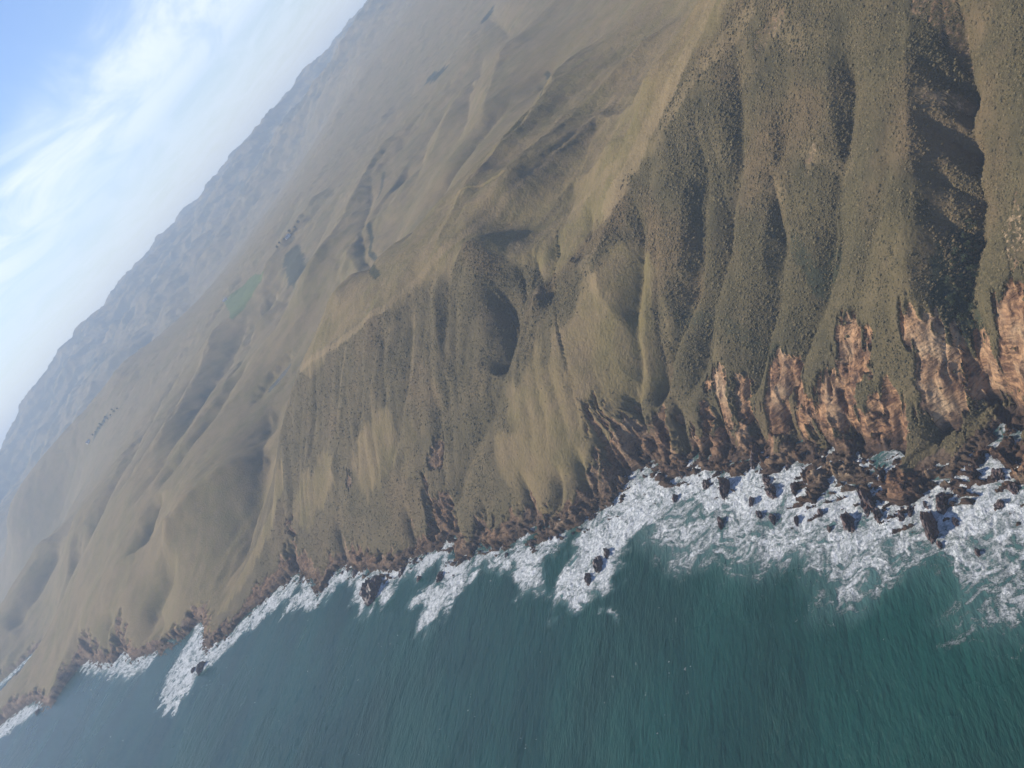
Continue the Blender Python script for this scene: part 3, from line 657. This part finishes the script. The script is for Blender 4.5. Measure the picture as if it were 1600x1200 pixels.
# photo base point, width and height in photo pixels
ROCKS = [
 (1105,760,16,20,'slim dark rock in white foam, the nearest rock to the small point on its left'),
 (1134,764,20,36,'tall leaning dark rock against the shore foam, left of the first two coves'),
 (1207,770,22,34,'broad brown rock standing alone in foam between two dark headlands'),
 (1243,766,14,24,'narrow upright dark rock close beside the headland'),
 (1176,786,14,22,'small brown rock just seaward of the broad brown rock'),
 (1187,806,14,20,'low dark rock, left one of a close pair in open foam'),
 (1208,812,13,22,'low dark rock, right one of a close pair in open foam'),
 (1127,820,11,22,'thin dark rock farthest out on the left of the surf'),
 (1246,814,9,18,'thin splinter of rock alone in lacy foam'),
 (1283,804,12,18,'small reddish rock in front of the pointed headland'),
 (1327,818,24,34,'dark wedge rock with a shaded blue patch of foam beside it'),
 (1357,786,28,44,'large dark brown rock below the orange banded cliff'),
 (1373,808,16,26,'pointed rock joined by foam to the large dark brown rock'),
 (1456,824,26,54,'tallest free standing rock, long and dark, ringed by bright foam'),
 (1473,790,26,34,'squat dark rock near the end of the foam tongue'),
 (1493,816,13,16,'small brown lump of rock seaward of the squat dark rock'),
 (1558,744,26,18,'flat dark rock inside the cove mouth at the right'),
 (1583,764,22,16,'flat reddish rock near the right edge shore'),
 (1562,790,20,18,'round dark rock in thick foam outside the cove'),
 (1528,864,9,14,'tiny rock far out in the thinning foam'),
 (1296,828,9,14,'tiny dark rock awash, seaward of the wedge rock'),
 (1055,780,12,14,'small rock at the start of the foam beside the point'),
 (1042,738,14,18,'dark rock tucked against the shore at the foam corner'),
 (1468,852,10,14,'low brown rock at the foot of the tallest rock'),
 (936,884,24,30,'flat ribbed rock in the middle of the white plume'),
 (920,906,14,22,'narrow ribbed rock at the seaward end of the white plume'),
 (950,866,12,20,'dark sliver of rock at the inner end of the white plume'),
 (832,850,14,14,'small rock off the dark shore left of the plume'),
 (792,868,10,9,'tiny rock in streaky foam left of the plume'),
 (582,926,48,46,'big blunt dark rock standing offshore, largest in the left half'),
 (556,896,16,14,'low rock between the big blunt rock and the shore'),
 (628,894,18,12,'low dark ledge rock to the right of the big blunt rock'),
 (688,902,20,16,'dark rock at the mouth of the foamy inlet'),
 (654,905,12,10,'small rock awash beside streaks of foam'),
 (316,1044,15,20,'dark rock in the foam strip on the far beach'),
 (303,1048,8,10,'tiny rock beside the dark rock in the far foam strip'),
 (60,1112,9,9,'small rock off the farthest headland'),
]
for i, (px, py, wpx, hpx, lab) in enumerate(ROCKS):
    x, y = sea_at(px, py); d = math.sqrt(x * x + y * y + H * H); mpp = d / FPX
    W = wpx * mpp * 0.72; Hh = max(0.9, hpx * mpp * 0.42); L = max(W * 1.4, hpx * mpp * 1.05)
    r = make_rock(x, y, L, W, Hh, math.radians(random.Random(i).uniform(-45, -15)), 11 + i * 7)
    tag(r, lab, 'rock', GR)

rr = np.random.RandomState(21)
shore = coast_w[7:7 + len(coast_px)]; k = 0
while k < 70:
    i = rr.randint(0, 62); q = shore[i] + rr.rand() * (shore[i + 1] - shore[i]); a = math.radians(rr.uniform(100, 330)); off = abs(rr.randn()) * 5 + 0.5
    x, y = q[0] + math.cos(a) * off, q[1] + math.sin(a) * off; sdv = zlook(SD, x, y)
    if not -16 < sdv < 0.5: continue
    W = rr.lognormal(0.55, 0.4); r = make_rock(x, y, W * rr.uniform(1.4, 2.6), W, W * rr.uniform(0.5, 1.0), math.radians(rr.uniform(-45, -15)), 400 + k * 5)
    tag(r, 'small jagged dark rock awash in foam right at the foot of the cliff', 'rock', 'small rocks awash at the cliff foot'); k += 1

# ------------------------------------------------------------------ trees and farm buildings
bark_m, nt, bs = new_mat('bark'); bs.inputs['Base Color'].default_value = (0.09, 0.07, 0.05, 1); bs.inputs['Roughness'].default_value = 0.9
def leaf_mat(name, a, b):
    mt, nt, bs = new_mat(name); geo = N(nt, 'ShaderNodeNewGeometry')
    nt.links.new(mixc(nt, ramp(nt, noise(nt, geo.outputs['Position'], 0.9, 4), 0.35, 0.65), a, b), bs.inputs['Base Color']); bs.inputs['Roughness'].default_value = 0.8
    return mt
dark_leaf = leaf_mat('tree_leaves', (0.022, 0.034, 0.020), (0.050, 0.062, 0.034))
willow_leaf = leaf_mat('thicket_leaves', (0.028, 0.042, 0.018), (0.075, 0.088, 0.036))
def limb(V, Fc, p, q, r0, r1, n=6):
    p, q = np.array(p, float), np.array(q, float); d = q - p; d /= np.linalg.norm(d); a = np.cross(d, (0.3, 0.8, 0.5)); a /= np.linalg.norm(a); b = np.cross(d, a); o = len(V)
    for c, r in ((p, r0), (q, r1)):
        for t in np.linspace(0, 2 * math.pi, n, endpoint=False): V.append(c + r * (a * math.cos(t) + b * math.sin(t)))
    for i in range(n): Fc.append((o + i, o + (i + 1) % n, o + n + (i + 1) % n, o + n + i))
def tree_proto(hgt, spread, leafm, seed, nleaf, kind, low):
    r = np.random.RandomState(seed); V, Fc = [], []
    limb(V, Fc, (0, 0, -0.5), (0.1 * hgt * r.randn() * 0.3, 0, hgt * 0.55), hgt * 0.035, hgt * 0.02); cl = []
    for i in range(9):
        a = r.uniform(0, 6.28); rr = spread * r.uniform(0.25, 0.8); e = (rr * math.cos(a), rr * math.sin(a), hgt * r.uniform(low, 0.88)); limb(V, Fc, (0, 0, hgt * r.uniform(0.15, 0.5)), e, hgt * 0.014, hgt * 0.005); cl.append((e, spread * r.uniform(0.3, 0.5)))
    cl.append(((0, 0, hgt * 0.9), spread * 0.4))
    root = bpy.data.objects.new(kind, None); COL.objects.link(root); root.empty_display_size = 1
    t = mesh_from('trunk', V, Fc, bark_m); t.parent = root
    LV, LF = [], []
    for i in range(nleaf):
        (c, rad) = cl[r.randint(len(cl))]; d = r.randn(3); d /= np.linalg.norm(d); p = np.array(c) + d * rad * r.uniform(0.5, 1.05) * np.array([1, 1, 0.8])
        n1 = r.randn(3); n1 /= np.linalg.norm(n1); n2 = np.cross(n1, d + 0.1 * r.randn(3)); n2 /= np.linalg.norm(n2); sz = spread * r.uniform(0.05, 0.12); o = len(LV)
        LV += [p - n1 * sz, p + n2 * sz * 0.6, p + n1 * sz, p - n2 * sz * 0.6]; LF.append((o, o + 1, o + 2, o + 3))
    cr = mesh_from('crown', LV, LF, leafm, smooth=False); cr.parent = root
    return root, [t, cr]
def plant(proto, first, px, py, scale, seed, label, cat, group):
    root, kids = proto
    if not first:
        new = root.copy(); COL.objects.link(new)
        for k in kids:
            c = k.copy(); COL.objects.link(c); c.parent = new
        root = new
    x, y, z = ground_hit(ZT, px, py); root.location = (x, y, zlook(ZT, x, y)); root.scale = (scale,) * 3; root.rotation_euler = (0, 0, random.Random(seed).uniform(0, 6.28))
    tag(root, label, cat, group)
P1 = tree_proto(5.0, 2.6, willow_leaf, 5, 700, 'willow_shrub', 0.2)
spots = [(1522,352),(1512,372),(1524,392),(1500,398),(1516,412),(1494,418),(1528,428),(1506,436),(1488,442),(1520,450),(1500,458),(1512,474),(1492,480),(1524,484),(1508,500),(1528,512)]
for i, (px, py) in enumerate(spots):
    plant(P1, i == 0, px, py, random.Random(i + 50).uniform(0.6, 1.1), i, 'leafy dark green shrub in the thicket along the deep gully near the right edge', 'shrub', 'shrubs in the deep gully thicket')
P2 = tree_proto(11.0, 5.5, dark_leaf, 9, 520, 'windbreak_tree', 0.35)
spots = [(186,640),(181,645),(176,651),(171,656),(166,661),(161,666),(157,671),(152,677),(147,681),(178,642),(168,654),(158,664)]
for i, (px, py) in enumerate(spots):
    plant(P2, i == 0, px, py, random.Random(i + 80).uniform(0.8, 1.25), i, 'dark tree in the windbreak beside the far left farmhouse on the hill crest', 'tree', 'windbreak trees on the far hill')
spots = [(440,382),(447,376),(436,388),(458,366),(464,358),(470,350)]
for i, (px, py) in enumerate(spots):
    plant(P2, False, px, py, random.Random(i + 90).uniform(0.7, 1.1), i, 'small dark tree in the row above the green field', 'tree', 'trees above the green field')
wall_m, nt, bs = new_mat('pale_wall'); bs.inputs['Base Color'].default_value = (0.72, 0.70, 0.66, 1)
geo = N(nt, 'ShaderNodeNewGeometry'); nt.links.new(mixc(nt, noise(nt, geo.outputs['Position'], 0.7, 4), (0.58, 0.56, 0.52), (0.80, 0.78, 0.74)), bs.inputs['Base Color'])
roof_m, nt, bs = new_mat('grey_roof'); bs.inputs['Base Color'].default_value = (0.20, 0.19, 0.19, 1)
glass_m, nt, bs = new_mat('window_glass'); bs.inputs['Base Color'].default_value = (0.03, 0.035, 0.04, 1); bs.inputs['Roughness'].default_value = 0.1
def box(V, Fc, x0, x1, y0, y1, z0, z1):
    o = len(V); V += [(x, y, z) for z in (z0, z1) for x, y in ((x0, y0), (x1, y0), (x1, y1), (x0, y1))]
    Fc += [(o, o + 3, o + 2, o + 1), (o + 4, o + 5, o + 6, o + 7)] + [(o + i, o + (i + 1) % 4, o + 4 + (i + 1) % 4, o + 4 + i) for i in range(4)]
def house(px, py, L, W, Hh, rot, name, label):
    x, y, z = ground_hit(ZT, px, py); root = bpy.data.objects.new(name, None); COL.objects.link(root); root.location = (x, y, zlook(ZT, x, y)); root.rotation_euler = (0, 0, rot)
    tag(root, label, 'building')
    def part(nm, V, Fc, mt, par=None):
        o = mesh_from(nm, V, Fc, mt, smooth=False); o.parent = par or root; return o
    V, Fc = [], []; box(V, Fc, -L / 2, L / 2, -W / 2, W / 2, -2.0, Hh)
    for sx in (-1, 1):                     # gable ends
        o = len(V); V += [(sx * L / 2, -W / 2, Hh), (sx * L / 2, W / 2, Hh), (sx * L / 2, 0, Hh + W * 0.36), (sx * (L / 2 - .2), -W / 2, Hh), (sx * (L / 2 - .2), W / 2, Hh), (sx * (L / 2 - .2), 0, Hh + W * 0.36)]
        Fc += [(o, o + 1, o + 2, o + 2), (o + 3, o + 5, o + 4, o + 4), (o + 1, o + 4, o + 5, o + 2), (o, o + 2, o + 5, o + 3)]
    part('wall', V, Fc, wall_m)
    V, Fc = [], []; e = 0.5
    for sy in (-1, 1):
        o = len(V); V += [(-L / 2 - e, sy * (W / 2 + e), Hh - e * 0.7 + .05), (L / 2 + e, sy * (W / 2 + e), Hh - e * 0.7 + .05), (L / 2 + e, 0, Hh + W * 0.36 + .05), (-L / 2 - e, 0, Hh + W * 0.36 + .05)]
        V += [(a, b, c + 0.2) for a, b, c in V[o:o + 4]]
        Fc += [(o, o + 1, o + 2, o + 3), (o + 4, o + 5, o + 6, o + 7)] + [(o + i, o + (i + 1) % 4, o + 4 + (i + 1) % 4, o + 4 + i) for i in range(4)]
    rf = part('roof', V, Fc, roof_m)
    V, Fc = [], []; box(V, Fc, L * 0.2, L * 0.2 + 0.9, 0.4, 1.3, Hh, Hh + W * 0.36 + 1.3); part('chimney', V, Fc, wall_m, rf)
    for k in range(3):
        V, Fc = [], []; xx = -L / 2 + L * (k + 0.5) / 3; box(V, Fc, xx - 0.6, xx + 0.6, -W / 2 - 0.06, -W / 2 + 0.1, 1.0, 2.3); part('window', V, Fc, glass_m)
    V, Fc = [], []; box(V, Fc, -0.5 + L / 3, 0.5 + L / 3, -W / 2 - 0.04, -W / 2 + 0.1, 0.0, 2.1); part('door', V, Fc, roof_m)
house(139, 691, 15, 9, 4.2, 0.5, 'farmhouse', 'small pale farmhouse at the lower end of the dark windbreak on the far left hill')
house(353, 470, 12, 8, 3.6, -0.3, 'farmhouse', 'small white farm building at the corner of the bright green field')
house(451, 371, 16, 8, 3.8, 0.2, 'barn', 'pale barn among the small trees above the green field')

# ------------------------------------------------------------------ scrub on the near slopes (uncountable): lumpy bushes on scattered points
leaf_m, nt, bs = new_mat('scrub_leaves')
oi = N(nt, 'ShaderNodeObjectInfo'); geo = N(nt, 'ShaderNodeNewGeometry')
cr = N(nt, 'ShaderNodeValToRGB'); el = cr.color_ramp.elements
el[0].color = (0.066, 0.056, 0.032, 1); el[1].position = 1.0; el[1].color = (0.190, 0.145, 0.075, 1)
e = el.new(0.45); e.color = (0.116, 0.095, 0.049, 1); e = el.new(0.8); e.color = (0.150, 0.124, 0.064, 1)
nt.links.new(oi.outputs['Random'], cr.inputs[0])
nt.links.new(mixc(nt, ramp(nt, noise(nt, geo.outputs['Position'], 1.6, 3), 0.35, 0.65, 0, 0.4), mixc(nt, ramp(nt, noise(nt, geo.outputs['Position'], 0.012, 5), 0.48, 0.68, 0, 0.6), cr.outputs[0], (0.185, 0.128, 0.068)), (0.080, 0.073, 0.040)), bs.inputs['Base Color'])
bs.inputs['Roughness'].default_value = 0.95; bs.inputs['Specular IOR Level'].default_value = 0.1
rs = np.random.RandomState(3)
sel = (DIST < 1150) & (SD > 10) & (ROCK < 0.45) & (np.abs(AZ)[None, :] < math.radians(44)) & (DIST > 260)
area = (DIST * (AZ[1] - AZ[0])) * np.gradient(RAD)[:, None]
patch = np.clip(0.85 + 0.9 * fbm(X / 35, Y / 35, 3, 300) + 0.7 * fbm(X / 10, Y / 10, 2, 305), 0.05, 1.9)
north = sstep(190, 40, X + 120 * 0.5)
densty = 2.0 * patch * np.clip(1 - 0.94 * grassy - 0.9 * pale - 1.5 * bare, 0.004, 1) * (1 - 0.97 * back) * (1 - 0.45 * north) * np.clip(450 / DIST, 0.35, 1.2) ** 0.9
pr = np.where(sel, densty * area, 0)
pick = np.vstack([np.argwhere(rs.rand(*pr.shape) < pr), np.argwhere(rs.rand(*pr.shape) < pr * 0.7)])
jy, jx = pick[:, 0], pick[:, 1]
pts = np.stack([X[jy, jx], Y[jy, jx], ZT[jy, jx] - 0.1], 1)
pts[:, :2] += rs.uniform(-1.0, 1.0, (len(pts), 2))
fx = (np.arctan2(pts[:, 0], pts[:, 1]) - AZ0) / (AZ[1] - AZ[0]); fy = np.interp(np.log(np.hypot(pts[:, 0], pts[:, 1])), LR, np.arange(NR))
bx = np.clip(fx.astype(int), 0, NA - 2); by = np.clip(fy.astype(int), 0, NR - 2); tx = fx - bx; ty = fy - by
pts[:, 2] = (ZT[by, bx] * (1 - tx) + ZT[by, bx + 1] * tx) * (1 - ty) + (ZT[by + 1, bx] * (1 - tx) + ZT[by + 1, bx + 1] * tx) * ty - 0.12
print('scrub bushes', len(pts))
pm = bpy.data.meshes.new('scrub'); pm.from_pydata(pts.tolist(), [], [])
sc_ = np.clip(rs.lognormal(-1.12, 0.5, len(pts)), 0.15, 1.25) * (1 - 0.3 * north[jy, jx]) * (1 - 0.45 * grassy[jy, jx]) * np.clip(DIST[jy, jx] / 520, 0.9, 1.35)
pm.attributes.new('size', 'FLOAT', 'POINT').data.foreach_set('value', sc_.astype(np.float32))
pm.attributes.new('turn', 'FLOAT', 'POINT').data.foreach_set('value', rs.uniform(0, 6.28, len(pts)).astype(np.float32))
scrub_o = bpy.data.objects.new('scrub', pm); COL.objects.link(scrub_o); scrub_o['kind'] = 'stuff'
pm.materials.append(leaf_m)
ng = bpy.data.node_groups.new('scrub_bushes', 'GeometryNodeTree')
ng.interface.new_socket('Geometry', in_out='INPUT', socket_type='NodeSocketGeometry'); ng.interface.new_socket('Geometry', in_out='OUTPUT', socket_type='NodeSocketGeometry')
gi = ng.nodes.new('NodeGroupInput'); go = ng.nodes.new('NodeGroupOutput')
ico = ng.nodes.new('GeometryNodeMeshIcoSphere'); ico.inputs['Radius'].default_value = 1.0; ico.inputs['Subdivisions'].default_value = 2
sp_ = ng.nodes.new('GeometryNodeSetPosition'); nz = ng.nodes.new('ShaderNodeTexNoise'); nz.inputs['Scale'].default_value = 2.2; nz.inputs['Detail'].default_value = 2.0
nv = ng.nodes.new('ShaderNodeVectorMath'); nv.operation = 'SUBTRACT'; nv.inputs[1].default_value = (0.5, 0.5, 0.5)
nv2 = ng.nodes.new('ShaderNodeVectorMath'); nv2.operation = 'SCALE'; nv2.inputs['Scale'].default_value = 1.7
ng.links.new(nz.outputs['Color'], nv.inputs[0]); ng.links.new(nv.outputs[0], nv2.inputs[0]); ng.links.new(nv2.outputs[0], sp_.inputs['Offset'])
ng.links.new(ico.outputs['Mesh'], sp_.inputs['Geometry'])
tf = ng.nodes.new('GeometryNodeTransform'); tf.inputs['Scale'].default_value = (1.0, 1.0, 0.62); ng.links.new(sp_.outputs[0], tf.inputs['Geometry'])
sm = ng.nodes.new('GeometryNodeSetMaterial'); sm.inputs['Material'].default_value = leaf_m; ng.links.new(tf.outputs[0], sm.inputs['Geometry'])
iop = ng.nodes.new('GeometryNodeInstanceOnPoints'); ng.links.new(gi.outputs[0], iop.inputs['Points']); ng.links.new(sm.outputs[0], iop.inputs['Instance'])
na = ng.nodes.new('GeometryNodeInputNamedAttribute'); na.data_type = 'FLOAT'; na.inputs['Name'].default_value = 'size'; ng.links.new(na.outputs['Attribute'], iop.inputs['Scale'])
nb_ = ng.nodes.new('GeometryNodeInputNamedAttribute'); nb_.data_type = 'FLOAT'; nb_.inputs['Name'].default_value = 'turn'
cz = ng.nodes.new('ShaderNodeCombineXYZ'); ng.links.new(nb_.outputs['Attribute'], cz.inputs['Z']); ng.links.new(cz.outputs[0], iop.inputs['Rotation'])
ng.links.new(iop.outputs[0], go.inputs[0])
scrub_o.modifiers.new('scrub', 'NODES').node_group = ng

# ------------------------------------------------------------------ air
haze_m = bpy.data.materials.new('haze'); haze_m.use_nodes = True; nt = haze_m.node_tree; nt.nodes.clear()
ho = N(nt, 'ShaderNodeOutputMaterial'); pv = N(nt, 'ShaderNodeVolumePrincipled'); pv.inputs['Color'].default_value = (0.67, 0.82, 1.0, 1); pv.inputs['Density'].default_value = HAZE
pv.inputs['Anisotropy'].default_value = 0.0
nt.links.new(pv.outputs[0], ho.inputs['Volume'])
bm = bmesh.new(); bmesh.ops.create_cube(bm, size=1.0)
top = max(float(ZT.max()), H) + 25; bot = min(float(ZT[SD > -22].min()), -4) - 12
bmesh.ops.scale(bm, vec=(36000, 18000, top - bot), verts=bm.verts); bmesh.ops.translate(bm, vec=(0, 8000, (top + bot) / 2), verts=bm.verts)
me = bpy.data.meshes.new('haze'); bm.to_mesh(me); bm.free(); me.materials.append(haze_m)
hz = bpy.data.objects.new('haze', me); COL.objects.link(hz); hz['kind'] = 'stuff'
